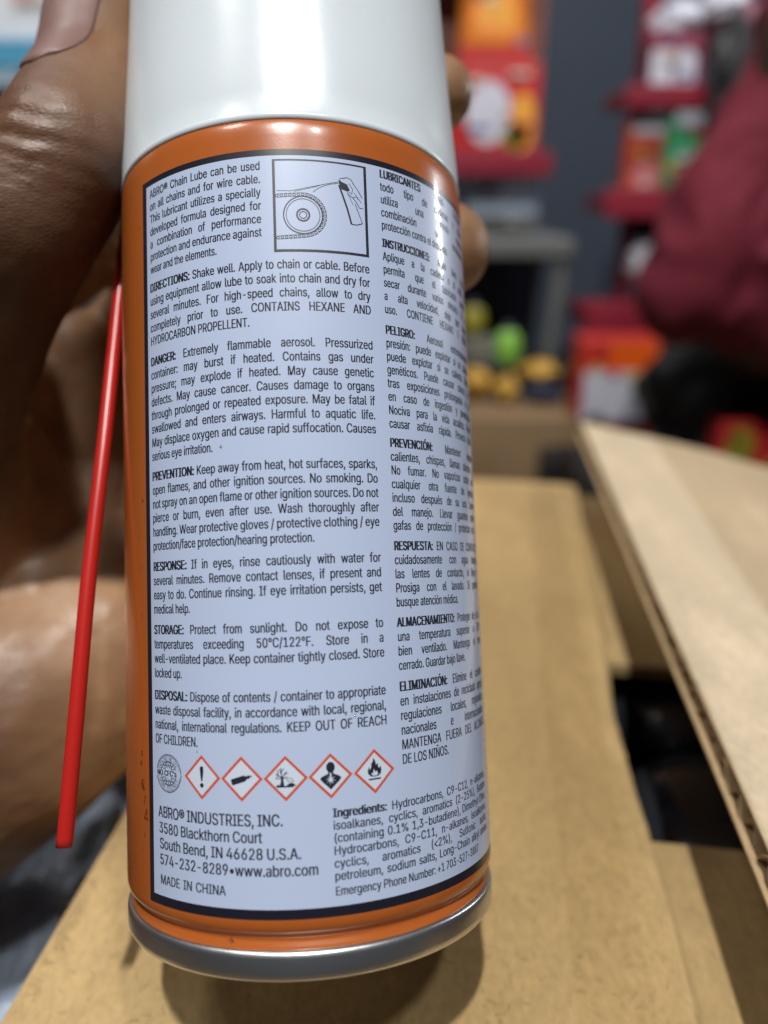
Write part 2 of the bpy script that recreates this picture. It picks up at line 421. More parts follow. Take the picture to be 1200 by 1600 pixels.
para(P, ['*Ingredients:| Hydrocarbons, C9-C12, n-alkanes,', 'isoalkanes, cyclics, aromatics (2-25%), Butane', '(containing 0.1% 1,3-butadiene), Dimethyl Ether,', 'Hydrocarbons, C9-C11, n-alkanes, isoalkanes,', 'cyclics, aromatics (<2%), Sulfonic acids,', 'petroleum, sodium salts, Long-Chain alkyl amine'], 2.48, 30.6, 38.75, 1.44, 1.02, xs=.80, last='just')
i_ = Ink(); i_.line([('Emergency Phone Number: +1 703-527-3887', False)], 2.5, 26.3, 47.65, 1.0, True, .76); i_.build(P, M_ink, can, LT)
i_ = Ink()
i_.line([('ABRO® INDUSTRIES, INC.', False)], -21.3, -3.35, 39.4, 1.36, True, .80)
i_.line([('3580 Blackthorn Court', False)], -21.2, -5.9, 41.3, 1.28, True, .80)
i_.line([('South Bend, IN 46628 U.S.A.', False)], -21.1, -1.3, 43.2, 1.28, True, .80)
i_.line([('574-232-8289•www.abro.com', False)], -21.1, 1.1, 45.1, 1.28, True, .80)
i_.line([('MADE IN CHINA', False)], -21.0, -10.6, 47.42, 1.12, True, .78)
i_.build('maker_address_text', M_ink, can, LT)
# the very edge of a third column turning out of sight
i_ = Ink()
for k in range(30):
    v = 9.5 + k * 1.28
    i_.line([(random.choice(['Danger', 'Tenir', 'Porter', 'Éviter', 'Laver', 'Rincer', 'Jeter']), False)], 34.2, 37.6, v, 0.8, False, .62)
i_.build('third_text_column', M_ink, can, LT)

# chain and sprocket picture ------------------------------------------------
def pz(X, Y): return (-2.53 + (X - 90 - (Y - 270) * 0.028) / 39.8, -42.5 + (Y - 272 - (X - 90) * 25 / 480) / 38.8)
pic = Ink()
def st(pts, w, closed=False): pic.stroke([pz(*p) for p in pts], w, closed)
c0 = [(-2.35, -42.3), (9.35, -42.3), (9.35, -30.5), (-2.35, -30.5)]
pic.stroke([(-2.53, -42.35), (9.55, -42.35)], .22); pic.stroke([(-2.6, -30.45), (9.62, -30.45)], .34)
pic.stroke([(-2.48, -42.45), (-2.48, -30.3)], .34); pic.stroke([(9.42, -42.45), (9.42, -30.3)], .38)
cx, cy = pz(243, 567)
pic.ring(cx, cy, 2.45, .16); pic.ring(cx, cy, 2.12, .09); pic.ring(cx, cy, .78, .22); pic.ring(cx, cy, .45, .12)
def chain(pts):
    # a run of figure-eight links along a path
    L = [0]
    for a, b in zip(pts, pts[1:]): L.append(L[-1] + math.hypot(b[0] - a[0], b[1] - a[1]))
    n = int(L[-1] / 0.52)
    def P_(s):
        for i in range(len(L) - 1):
            if s <= L[i + 1] + 1e-9:
                t = (s - L[i]) / (L[i + 1] - L[i] + 1e-9); return (pts[i][0] + (pts[i + 1][0] - pts[i][0]) * t, pts[i][1] + (pts[i + 1][1] - pts[i][1]) * t)
        return pts[-1]
    for i in range(n + 1):
        p = P_(L[-1] * i / n); pic.ring(p[0], p[1], .17, .09, 10)
        if i < n:
            q = P_(L[-1] * (i + 1) / n); d = (q[0] - p[0], q[1] - p[1]); l = math.hypot(*d) or 1; nx, ny = -d[1] / l * .22, d[0] / l * .22
            pic.stroke([(p[0] + nx, p[1] + ny), (q[0] + nx, q[1] + ny)], .055); pic.stroke([(p[0] - nx, p[1] - ny), (q[0] - nx, q[1] - ny)], .055)
top = [pz(X, 462) for X in (112, 180, 240)] + [(cx + 2.78 * math.cos(a), cy + 2.72 * math.sin(a)) for a in [math.radians(d) for d in range(-85, 91, 12)]] + [pz(X, 675) for X in (200, 118)]
chain(top)
st([(112, 436), (180, 442), (240, 432), (310, 418), (425, 393)], .07); st([(292, 452), (305, 440), (330, 425), (370, 410), (425, 400)], .07); st([(200, 446), (300, 425), (350, 408)], .05)
st([(426, 410), (445, 460), (470, 530), (492, 608)], .24); st([(492, 608), (520, 610), (552, 600)], .12); st([(552, 600), (530, 545), (512, 500)], .09); st([(470, 440), (500, 505)], .06)
pic.poly([pz(*p) for p in [(424, 378), (440, 392), (468, 402), (484, 432), (470, 440), (440, 430), (428, 412)]])
st([(430, 376), (470, 368), (492, 378), (508, 405), (530, 432), (552, 468)], .09); st([(480, 398), (500, 428), (492, 452), (476, 440)], .07); st([(470, 452), (500, 470), (525, 500), (536, 520), (556, 522)], .09); st([(500, 470), (520, 462), (530, 480)], .06); st([(505, 445), (530, 470), (545, 492)], .06)
pic.build('chain_lubrication_picture', M_ink, can, LT)

# no-CFC seal -----------------------------------------------------------------
se = Ink(); su, sv = -19.2, 33.95
se.ring(su, sv, 2.28, .10); se.ring(su, sv, 2.12, .05); se.ring(su, sv, 1.45, .08)
for r_ in (0.5, 1.0): 
    se.stroke([(su + 1.42 * r_ * math.cos(a), sv + 1.42 * math.sin(a)) for a in [2 * PI * i / 30 for i in range(30)]], .06, True)
for dv in (-.95, .95): 
    w_ = math.sqrt(1.42 ** 2 - dv ** 2); se.stroke([(su - w_, sv + dv), (su + w_, sv + dv)], .06)
for s_ in (-1, 1):
    for k in range(7):
        a = math.radians(-150 + k * 20) * s_
        se.stroke([(su + 0.7 * math.cos(a), sv + 0.7 * math.sin(a)), (su + 1.35 * math.cos(a), sv + 1.35 * math.sin(a))], .10)
def arc_text(ink, t, u, v, r, a0, a1, cap, flip=1, xs=.8):
    n = len(t)
    for i, c in enumerate(t):
        a = a0 + (a1 - a0) * (i + .5) / n
        g, f, adv = glyph(c, True); sc = cap / CAPH
        ox, oy = u + r * math.sin(a), v - r * math.cos(a)
        out = []
        for x, y in g:
            x = (x - adv / 2) * sc * xs; y = y * sc
            if flip > 0: out.append((ox + x * math.cos(a) + y * math.sin(a), oy + x * math.sin(a) - y * math.cos(a)))
            else: out.append((ox - x * math.cos(a) - y * math.sin(a), oy - x * math.sin(a) + y * math.cos(a)))
        ink.add(out, f)
arc_text(se, "CONTAINS NO CFC'S", su, sv, 1.56, -1.45, 1.45, .42)
arc_text(se, "OZONE FRIENDLY"[::-1], su, sv, 1.98, PI - 1.2, PI + 1.2, .42, -1)
seal_paper = Ink(); seal_paper.poly([(su - 2.35, sv - .42), (su + 2.2, sv - .42), (su + 2.2, sv + .42), (su - 2.35, sv + .42)])
so = se.build('ozone_seal', M_ink, can, LT)
sb = seal_paper.build('seal_band', M_panel, so, LT + .006)
st_ = Ink(); st_.line([("NO CFC's", True)], su - 2.2, su + 2.25, sv + .32, .68, False, .86); st_.build('seal_text', M_ink, so, LT + .014)

# hazard diamonds -------------------------------------------------------------
def diamond(u, v, draw):
    d = Ink(); r = 2.42
    d.stroke([(u, v - r), (u + r, v), (u, v + r), (u - r, v)], .30, True)
    o = d.build('hazard_diamond', M_red, can, LT)
    w = Ink(); q = r - .25; w.poly([(u, v - q), (u + q, v), (u, v + q), (u - q, v)]); w.build('diamond_ground', M_white, o, LT - .006)
    s_ = Ink(); draw(s_, u, v); s_.build('hazard_symbol', M_ink, o, LT + .004)
def d_excl(s, u, v):
    s.poly([(u - .25, v - 1.15), (u - .1, v - 1.3), (u + .1, v - 1.3), (u + .25, v - 1.15), (u + .24, v - .6), (u + .1, v + .45), (u - .1, v + .45), (u - .24, v - .6)]); s.disc(u, v + .95, .27)
def d_cyl(s, u, v):
    a = math.radians(-17); ca_, sa = math.cos(a), math.sin(a)
    pts = [(-1.35, -.3), (-1.2, -.36), (.35, -.36), (.65, -.2), (.85, -.14), (.85, -.2), (1.0, -.2), (1.05, -.1), (1.35, -.08), (1.35, .08), (1.05, .1), (1.0, .2), (.85, .2), (.85, .14), (.65, .2), (.35, .36), (-1.2, .36), (-1.35, .3)]
    s.poly([(u + x * ca_ - y * sa, v + .05 + x * sa + y * ca_) for x, y in pts])
def d_env(s, u, v):
    s.stroke([(u - 1.1, v + .95), (u + .95, v + .95)], .16)
    s.poly([(u - .75, v + .9), (u - .55, v + .3), (u - .6, v - .2), (u - .3, v - .2), (u - .25, v + .4), (u - .15, v + .9)])
    for a, b, w in [((-.5, -.1), (-1.15, -.55), .12), ((-.85, -.35), (-1.1, -.1), .08), ((-.85, -.35), (-.95, -.95), .09), ((-.45, -.15), (-.55, -1.2), .12), ((-.5, -.7), (-.2, -1.15), .08), ((-.35, -.1), (.1, -.8), .12), ((-.1, -.5), (.3, -.55), .08), ((-.3, 0), (.25, -.15), .1), ((-.55, -.6), (-.8, -1.1), .07), ((-.6, 0), (-1.2, 0), .08)]:
        s.stroke([(u + a[0], v + a[1]), (u + b[0], v + b[1])], w)
    s.poly([(u + .05, v + .88), (u + .35, v + .62), (u + .7, v + .5), (u + .95, v + .62), (u + 1.25, v + .88)])
    s.stroke([(u + .1, v + .1), (u + .5, v - .05), (u + .85, v + .15), (u + .9, v + .45), (u + .7, v + .3), (u + .35, v + .4), (u + .1, v + .1)], .05)
    s.poly([(u - 1.25, v + .9), (u - .9, v + .72), (u - .5, v + .9)])
def d_health(s, u, v):
    s.disc(u, v - 1.0, .52, 20, .62)
    s.poly([(u - .3, v - .6), (u + .3, v - .6), (u + .32, v - .25), (u + 1.05, v + .05), (u + 1.28, v + .3), (u + .95, v + .7), (u + .6, v + 1.0), (u, v + 1.6), (u - .6, v + 1.0), (u - .95, v + .7), (u - 1.28, v + .3), (u - 1.05, v + .05), (u - .32, v - .25)])
def d_flame(s, u, v):
    s.poly([(u - .1, v + .62), (u - .45, v + .6), (u - .85, v + .25), (u - .88, v - .15), (u - .7, v - .6), (u - .6, v - .2), (u - .45, v - .45), (u - .42, v - .95), (u - .2, v - 1.15), (u - .18, v - 1.6), (u + .1, v - 1.2), (u + .2, v - .75), (u + .45, v - .9), (u + .45, v - .5), (u + .62, v - .3), (u + .78, v - .6), (u + .88, v - .1), (u + .8, v + .3), (u + .45, v + .6), (u + .1, v + .62)])
    s.stroke([(u - .8, v + .92), (u + .8, v + .9)], .18)
DV = 33.95
diamond(-13.66, DV, d_excl); diamond(-8.29, DV, d_cyl); diamond(-2.93, DV, d_env); diamond(2.38, DV, d_health); diamond(7.80, DV, d_flame)
wi = Ink()
wi.poly([(2.38 + (.62 if k % 2 == 0 else .18) * math.cos(k * PI / 8 + .2), DV + .45 + (.62 if k % 2 == 0 else .18) * math.sin(k * PI / 8 + .2)) for k in range(16)])
wi.poly([(2.32, DV + .3), (2.26, DV - .35), (2.45, DV - .35), (2.44, DV + .3)])
wi.poly([(7.8 - .32, DV + .5), (7.8 - .45, DV + .15), (7.8 - .2, DV + .25), (7.8 - .12, DV - .3), (7.8 + .1, DV + .1), (7.8 + .3, DV - .05), (7.8 + .42, DV + .35), (7.8 + .25, DV + .52)])
wi.build('symbol_highlights', M_white, can, LT + .010)

# little lumps and drops under the varnish
M_drop = mat('clear_drop', (0.9, 0.9, 0.9), 0.04, var=0, spec=0.8); M_drop.node_tree.nodes['Principled BSDF'].inputs['Transmission Weight'].default_value = 1.0
bm = bmesh.new()
spots = [(-25.4, 32.2, .3), (-25.6, 33.4, .28), (-25.2, 36.0, .5), (-24.9, 36.5, .3), (-24.6, 37.6, .22), (-24.9, 38.2, .25), (-24.3, 39.4, .3), (-24.6, 40.0, .35), (-24.1, 40.3, .2), (-24.8, 42.4, .25), (-25.3, 44.2, .2), (-24.4, -.6, .2), (-25.6, 4.2, .15), (-25.1, 8.1, .16), (-25.0, 14.5, .14), (-10.1, -6.1, .22), (-1.0, -14.7, .2), (-.7, -3.2, .22), (-18.4, 3.6, .2), (-10.6, 53.0, .38), (-24.6, -38.2, .16), (-19.4, 38.2, .25), (-14.3, 31.0, .14), (5.5, 27.2, .2)]
for u, v, r in spots:
    rr = R if v < 51 else 25.2
    a = u / R
    bmesh.ops.create_icosphere(bm, subdivisions=2, radius=1, matrix=Matrix.Translation((rr * math.sin(a) / 1000, -rr * math.cos(a) / 1000, -v / 1000)) @ Matrix.Rotation(a, 4, 'Z') @ Matrix.Diagonal((r / 1100, r * .35 / 1000, r / 800, 1)))
me = bpy.data.meshes.new('varnish_droplets'); bm.to_mesh(me); bm.free(); o = link('varnish_droplets', me, M_drop, can)
o['kind'] = 'stuff'

# ------------------------------------------------------------------ spray straw
sp = [at(100.5, 1323, 106), at(119, 1120, 109), at(139, 900, 113.5), at(163, 690, 119.5), at(186, 470, 128), at(205, 300, 134), at(218, 180, 139)]
def smooth_path(p, n=10):
    out = []
    for i in range(len(p) - 1):
        p0 = p[max(0, i - 1)]; p1 = p[i]; p2 = p[i + 1]; p3 = p[min(len(p) - 1, i + 2)]
        for k in range(n):
            t = k / n; out.append(0.5 * ((2 * p1) + (p2 - p0) * t + (2 * p0 - 5 * p1 + 4 * p2 - p3) * t * t + (3 * p1 - p0 - 3 * p2 + p3) * t ** 3))
    out.append(p[-1]); return out
straw = tube('spray_straw', smooth_path(sp), 0.00108, M_straw, None, 28, hollow=0.0007)
tag(straw, 'thin red plastic spray straw hanging along the left side of the can', 'straw')

# ------------------------------------------------------------------ the carton (u across, s along, Z up; millimetres)
O_ = Vector((51, 84)); vv = Vector((0.1305, 0.9914)); uu = Vector((0.9914, -0.1305))
def cw(u, s, z): p = O_ + uu * u + vv * s; return Vector((p.x, p.y, z)) / 1000
carton = empty('cardboard_carton', cw(0, 105, -160)); tag(carton, 'open brown corrugated carton under the can with one flap lying flat and one raised', 'carton')
def kid(o, par=carton):
    o.parent = par; o.matrix_parent_inverse = Matrix.Translation(-Vector(par.location)); return o
EDGE_S = [-40, 0, 20, 35, 54, 81, 99, 149, 183, 230, 245]; EDGE_U = [-1.6, -1.9, -2.3, -3.0, -4.2, -5.0, -3.9, -1.8, -1.1, 0, 0]
def worn(s): return float(np.interp(s, EDGE_S, EDGE_U)) + .35 * noise.noise(Vector((s * .35, 9, 1)))
def sheet(name, prof, s0, s1, th, m, par=carton, nS=40, wob=0.0, edge=False, lift_skew=False):
    """board skin: prof = [(u, z)] polyline of its upper face, extruded along s, thickness th downward"""
    vs = []; fs = []
    n = len(prof)
    for k in range(nS + 1):
        s = s0 + (s1 - s0) * k / nS
        for side in (0, 1):
            for (u, z) in prof:
                w = wob * noise.noise(Vector((u * .03, s * .012, 3.1)))
                if lift_skew: u = u + (1.1 - .025 * s) * max(0, 1 - u / 107)
                vs.append(cw(u + (worn(s) * min(1, max(0, (u + 34) / 31)) if edge else 0), s, z + w - side * th))
    for k in range(nS):
        a = k * 2 * n; b = (k + 1) * 2 * n
        for i in range(n - 1):
            fs.append((a + i, a + i + 1, b + i + 1, b + i)); fs.append((a + n + i, b + n + i, b + n + i + 1, a + n + i + 1))
        fs.append((a, b, b + n, a + n)); fs.append((a + n - 1, a + 2 * n - 1, b + 2 * n - 1, b + n - 1))
    for k in (0, nS):
        a = k * 2 * n
        for i in range(n - 1): fs.append((a + i, a + n + i, a + n + i + 1, a + i + 1) if k == 0 else (a + i, a + i + 1, a + n + i + 1, a + n + i))
    o = mesh(name, vs, fs, m, None, smooth=False)
    return kid(o)
def flutes(name, prof, s0, s1, zc, amp, per, par=carton, skew=False):
    """fluted medium: sine along s, flutes run across u. prof [(u,z of top face)]"""
    vs = []; fs = []; n = len(prof); k = int((s1 - s0) / per * 14)
    for i in range(k + 1):
        s = s0 + (s1 - s0) * i / k
        j = noise.noise(Vector((s * .07, 0, 5))) * .25
        w = math.sin(2 * PI * s / per + j * 3) * amp * (1 - abs(j)) - zc
        for t in (0, 1):
            for q, (u, z) in enumerate(prof):
                uo = noise.noise(Vector((s * .5, 1.7, 2))) * .5 if q == 0 else 0
                vs.append(cw(u + uo + ((1.1 - .025 * s) * max(0, 1 - u / 107) if skew else 0), s, z + w - t * .28))
    for i in range(k):
        a = i * 2 * n; b = a + 2 * n
        for q in range(n - 1):
            fs.append((a + q, a + q + 1, b + q + 1, b + q)); fs.append((a + n + q, b + n + q, b + n + q + 1, a + n + q + 1))
        fs.append((a, b, b + n, a + n))
    return kid(mesh(name, vs, fs, M_flute, None))
FS0, FS1 = -34, 240
# flat flap under the can: two liners + flutes
pA = [(-107, 0), (-80, 0.3), (-50, 0.4), (-20, 0.2), (-8, 0.0), (-3, -.15), (-1.2, -.6), (-.3, -1.4), (0, -2.6)]
fl = sheet('flat_flap', pA, FS0, FS1, .45, M_kraft, nS=140, wob=.7, edge=True)
sheet('flat_flap_lower_liner', [(-107, -3.0), (-50, -2.8), (-6, -3.1)], FS0, FS1, .4, M_kraft_dim)
flutes('flat_flap_flutes', [(-6, -.7), (-107, 0)], FS0, FS1, 1.7, 1.15, 6.5)
# minor flaps and the gap between them
for nm, s0, s1 in (('near_inner_flap', FS0, 41.0), ('far_inner_flap', 107.0, FS1 - 1)):
    sheet(nm, [(-103, -4.3), (0, -4.6), (103, -4.6)], s0, s1, 3.4, M_kraft, nS=24, wob=.6)
# raised flap
e0 = 4.6; lift = 25.5
pC = []
for t in [0, .02, .15, .27, .28, .5, .75, 1.0]:
    u = e0 + 103.5 * t; z = lift * (1 - t) ** 1.0 + (1.2 * math.sin(PI * t))
    pC.append((u, z))
sheet('raised_flap', pC, FS0, 249, .5, M_kraft_pale, nS=80, wob=.8, lift_skew=True)
sheet('raised_flap_lower_liner', [(u - (1.1 if i == 0 else 0), z - 4.8) for i, (u, z) in enumerate(pC)], FS0, 249, .5, M_kraft_dim, nS=80, wob=.8, lift_skew=True)
flutes('raised_flap_flutes', [(u, z) for u, z in pC], FS0, 249, 2.5, 1.85, 7.4, skew=True)
# side walls, bottom
for nm, u, w_ in (('left_wall', -107, 4), ('right_wall', 107, 4)):
    sheet(nm, [(u - w_ / 2, -1.0 if u < 0 else -5.2), (u + w_ / 2, -1.0 if u < 0 else -5.2)], FS0, FS1, 155, M_kraft, nS=4)
for nm, s in (('near_wall', FS0), ('far_wall', FS1)):
    sheet(nm, [(-104.8, -8.2), (104.8, -8.2)], s - 2, s + 2, 148, M_kraft_dim, nS=1)
sheet('carton_floor', [(-104, -152), (104, -152)], FS0 + 3, FS1 - 3, 4, M_kraft_dim, nS=1)
# clear packing tape over the flat flap's free edge, and the strip of it left on the raised flap
m, nt, b = nodes_of('clear_packing_tape'); N = nt.nodes; L = nt.links
tr = N.new('ShaderNodeBsdfTransparent'); tr.inputs[0].default_value = (1, .995, .985, 1); gl = N.new('ShaderNodeBsdfGlossy'); gl.inputs['Roughness'].default_value = .16
tcx = N.new('ShaderNodeTexCoord'); nz = N.new('ShaderNodeTexNoise'); nz.inputs['Scale'].default_value = 70; nz.inputs['Detail'].default_value = 5
mp = N.new('ShaderNodeMapping'); mp.inputs['Scale'].default_value = (1, .3, 1); L.new(tcx.outputs['Object'], mp.inputs[0]); L.new(mp.outputs[0], nz.inputs['Vector'])
bp = N.new('ShaderNodeBump'); bp.inputs['Strength'].default_value = 1; bp.inputs['Distance'].default_value = .002; L.new(nz.outputs['Fac'], bp.inputs['Height']); L.new(bp.outputs[0], gl.inputs['Normal'])
fr = N.new('ShaderNodeMath'); fr.operation = 'MULTIPLY'; lw = N.new('ShaderNodeLayerWeight'); lw.inputs[0].default_value = .25; L.new(lw.outputs['Facing'], fr.inputs[0]); fr.inputs[1].default_value = .16
ms = N.new('ShaderNodeMixShader'); L.new(fr.outputs[0], ms.inputs[0]); L.new(tr.outputs[0], ms.inputs[1]); L.new(gl.outputs[0], ms.inputs[2]); L.new(ms.outputs[0], N['Material Output'].inputs[0])
M_tape = m
sheet('packing_tape', [(-42, .62), (-30, .6), (-18, .55), (-9.5, .42)], FS0, FS1 - 8, .05, M_tape, nS=120, wob=.7)
sheet('packing_tape', [(-20.5, .72), (-16, .68), (-9.5, .52), (-8.9, .50), (-3.2, .12)], FS0, FS1 - 8, .05, M_tape, nS=140, wob=.7, edge=True)
# loose fibres standing on the board
random.seed(3); vs = []; fs = []
for k in range(520):
    if k < 420: u = random.uniform(-106, -4); s_ = random.uniform(-12, 26)
    else: u = random.uniform(-107.3, -105.5); s_ = random.uniform(-14, 40)
    a = random.uniform(0, 2 * PI); ln = random.uniform(.4, 1.9); w = random.uniform(.022, .045); bend = random.uniform(-1.6, 1.6); n0 = len(vs); q = 5
    x, y = u, s_
    for t in range(q + 1):
        h = .62 + .7 * noise.noise(Vector((x * .03, y * .012, 3.1))) + .05 + .16 * math.sin(PI * t / q) * random.uniform(.4, 1.3)
        for sg in (-1, 1): vs.append(cw(x - math.sin(a) * w * sg, y + math.cos(a) * w * sg, h))
        x += math.cos(a) * ln / q; y += math.sin(a) * ln / q; a += bend / q
    for t in range(q): fs.append((n0 + 2 * t, n0 + 2 * t + 1, n0 + 2 * t + 3, n0 + 2 * t + 2))
fb = mesh('paper_fibres', vs, fs, mat('paper_fibre', (.30, .19, .08), .8, var=.9, scale=90)); kid(fb); fb['kind'] = 'stuff'
sheet('tape_residue', [(u, z + .12) for u, z in [(e0 + .6, lift - .2), (e0 + 15, lift - 15 * lift / 103.5 + .45), (e0 + 28, lift - 28 * lift / 103.5 + .95)]], FS0, 247, .06, kraft('pale_tape_strip', (.58, .47, .325)), nS=80, wob=.8, lift_skew=True)
# faint score line and stain specks on the flat flap are in the board material

# black caps inside the carton, seen in the gap
M_black = mat('glossy_black_plastic', (0.022, 0.024, 0.03), 0.22, var=.2, coat=.6)
for i, (u, s) in enumerate([(20, 68), (20, 122), (-34, 66), (74, 66), (-34, 120), (74, 120), (20, 12)]):
    t = empty('black_jar', cw(u, s, -150)); 
    lathe('lid', mmprof([(0.01, 137), (8, 136.5), (15, 135), (20, 132.3), (23.5, 128.5), (25.2, 123), (25.2, 96)]), M_black, t, 64)
    lathe('jar_body', mmprof([(23, 97), (25.8, 94), (26, 90), (26, 4), (24, .5), (.01, 0)]), mat('dark_jar', (.02, .02, .022), .4), t, 48)
    tag(t, ['black lidded jar standing upright in the gap between the carton flaps', 'black jar inside the carton hidden under the far inner flap', 'black jar inside the carton under the flat flap', 'black jar inside the carton under the raised flap', 'black jar in the far left inside of the carton', 'black jar in the far right inside of the carton', 'black jar inside the carton under the near inner flap'][i], 'jar', 'black jars packed in the carton')

# ------------------------------------------------------------------ the hand
def skin(name, c1, c2, rough=.42):
    m, nt, b = nodes_of(name); N = nt.nodes; L = nt.links
    tc = N.new('ShaderNodeTexCoord')
    n = N.new('ShaderNodeTexNoise'); n.inputs['Scale'].default_value = 55; n.inputs['Detail'].default_value = 7; L.new(tc.outputs['Object'], n.inputs['Vector'])
    at_ = N.new('ShaderNodeAttribute'); at_.attribute_name = 'palm'
    mx = N.new('ShaderNodeMix'); mx.data_type = 'RGBA'; mx.inputs[6].default_value = (*c1, 1); mx.inputs[7].default_value = (*c2, 1); L.new(at_.outputs['Fac'], mx.inputs[0])
    m2 = N.new('ShaderNodeMix'); m2.data_type = 'RGBA'; m2.blend_type = 'MULTIPLY'; m2.inputs[0].default_value = 1
    cr = N.new('ShaderNodeValToRGB'); cr.color_ramp.elements[0].color = (.72, .68, .66, 1); cr.color_ramp.elements[1].color = (1.15, 1.12, 1.1, 1); cr.color_ramp.elements[0].position = .3; cr.color_ramp.elements[1].position = .7
    L.new(n.outputs['Fac'], cr.inputs[0]); L.new(mx.outputs[2], m2.inputs[6]); L.new(cr.outputs[0], m2.inputs[7]); L.new(m2.outputs[2], b.inputs['Base Color'])
    rr_ = N.new('ShaderNodeMapRange'); rn_ = N.new('ShaderNodeTexNoise'); rn_.inputs['Scale'].default_value = 130; rn_.inputs['Detail'].default_value = 6; L.new(tc.outputs['Object'], rn_.inputs['Vector']); L.new(rn_.outputs['Fac'], rr_.inputs[0]); rr_.inputs[1].default_value = .35; rr_.inputs[2].default_value = .65; rr_.inputs[3].default_value = rough - .17; rr_.inputs[4].default_value = rough + .10; L.new(rr_.outputs[0], b.inputs['Roughness']); b.inputs['Subsurface Weight'].default_value = .12; b.inputs['Subsurface Radius'].default_value = (1, .4, .2); b.inputs['Subsurface Scale'].default_value = .003
    vo = N.new('ShaderNodeTexVoronoi'); vo.feature = 'DISTANCE_TO_EDGE'; vo.inputs['Scale'].default_value = 1500; vm = N.new('ShaderNodeMapping'); vm.inputs['Scale'].default_value = (.55, 1, 1.25); vm.inputs['Rotation'].default_value = (0, .35, 0); L.new(tc.outputs['Object'], vm.inputs[0]); L.new(vm.outputs[0], vo.inputs['Vector'])
    n3 = N.new('ShaderNodeTexNoise'); n3.inputs['Scale'].default_value = 260; n3.inputs['Detail'].default_value = 5
    mp = N.new('ShaderNodeMapping'); mp.inputs['Scale'].default_value = (.35, 1, 1.6); mp.inputs['Rotation'].default_value = (0, .3, 0); L.new(tc.outputs['Object'], mp.inputs[0]); L.new(mp.outputs[0], n3.inputs['Vector'])
    ad = N.new('ShaderNodeMath'); ad.operation = 'MULTIPLY_ADD'; ad.inputs[1].default_value = .5; L.new(vo.outputs['Distance'], ad.inputs[0]); L.new(n3.outputs['Fac'], ad.inputs[2])
    bp = N.new('ShaderNodeBump'); bp.inputs['Strength'].default_value = .3; bp.inputs['Distance'].default_value = .0005; L.new(ad.outputs[0], bp.inputs['Height']); L.new(bp.outputs[0], b.inputs['Normal'])
    return m
M_skin = skin('brown_skin', (0.125, 0.060, 0.032), (0.50, 0.29, 0.15), .52)
hand = empty('hand', at(0, 1150, 165)); tag(hand, 'brown left hand gripping the can from behind, thumb up along its left side', 'hand')
def A(x, y, z, r): return (at(x, y, z), r / 1000)
chains = [
    # thumb
    [A(182, -140, 140, 6.0), A(168, -70, 139, 8.0), A(157, 30, 137, 8.8), A(146, 125, 132, 9.0), A(104, 240, 123, 11.0), A(36, 345, 123, 11.6), A(-30, 480, 130, 11.6), A(-95, 640, 142, 14), A(-90, 860, 165, 19)],
    # web and palm
    [A(80, 320, 134, 8), A(170, 350, 166, 7), A(270, 340, 184, 9)],
    [A(-20, 620, 170, 12), A(90, 620, 190, 9), A(250, 480, 192, 11)],
    [A(270, 330, 183, 11), A(300, 520, 186, 12), A(310, 700, 184, 12), A(260, 900, 178, 14)],
    [A(130, 560, 187, 11), A(150, 760, 188, 15), A(170, 900, 183, 20), A(120, 1000, 176, 24)],
    [A(-60, 700, 165, 16), A(40, 900, 178, 21), A(90, 1010, 176, 25)],
    [A(270, 900, 182, 15), A(200, 1000, 178, 20), A(90, 1060, 172, 25)],
    [A(40, 430, 150, 10), A(140, 395, 172, 7.5), A(260, 390, 186, 9)],
    # forearm
    [A(150, 1010, 176, 24), A(0, 1120, 168, 27), A(-260, 1290, 168, 31), A(-640, 1560, 180, 37)],
    # index, middle, ring, little
    [A(290, 320, 181, 9.5), A(420, 190, 178, 9.2), A(560, 150, 176, 8.4), A(640, 145, 166, 7.8), A(683, 146, 153, 7.0)],
    [A(310, 470, 180, 9.5), A(450, 390, 176, 9.4), A(590, 370, 172, 8.8), A(660, 378, 158, 8.8), A(694, 390, 146, 8.4)],
    [A(315, 610, 180, 9.3), A(450, 560, 172, 9), A(580, 540, 166, 8.4), A(630, 545, 154, 8.0)],
    [A(300, 740, 178, 8.8), A(430, 710, 168, 8), A(540, 690, 160, 7.4), A(585, 690, 152, 7)],
]
segs = [(a[0], a[1], b[0], b[1]) for ch in chains for a, b in zip(ch, ch[1:])]
ip = at(50, 250, 111)
def hand_deform(co, no):
    # knuckle wrinkles across the thumb's joint, coarse skin relief elsewhere
    out = co.copy()
    t_dir = np.array((at(72, 235, 122) - at(30, 340, 123)).normalized())
    side = np.array((1, 0, 0)) - t_dir * t_dir[0]; side /= np.linalg.norm(side)
    for i in range(len(co)):
        p = Vector(co[i]); d = (p - ip)
        s = float(np.dot(np.array(d), t_dir)); w = float(np.dot(np.array(d), side))
        f = math.exp(-(s / .0085) ** 2) * math.exp(-((w + .004) / .0085) ** 2) * (1 if no[i][1] < .1 else 0)
        a = 0
        if f > .01:
            ph = s - .30 * w * (1 if s > 0 else .2) + .0009 * noise.noise(Vector((w * 150, s * 60, 1)))
            per_ = .0034 if s > 0 else .0019
            fold = 1 - abs(math.sin(PI * ph / per_)) ** .6 * 2
            a = f * ((.00075 if s > 0 else .0004) * -fold * (.55 + .6 * noise.noise(Vector((w * 200, s * 300, 8)))))
        a += .00022 * noise.noise(p * 95) + .00010 * (1 - 2 * abs(noise.noise(p * 260)))
        out[i] = co[i] + no[i] * a
    return out
hb = capsules('hand_skin', segs, 0.0009, M_skin, None, 9, hand_deform)
hb.parent = hand; hb.matrix_parent_inverse = Matrix.Translation(-Vector(hand.location))
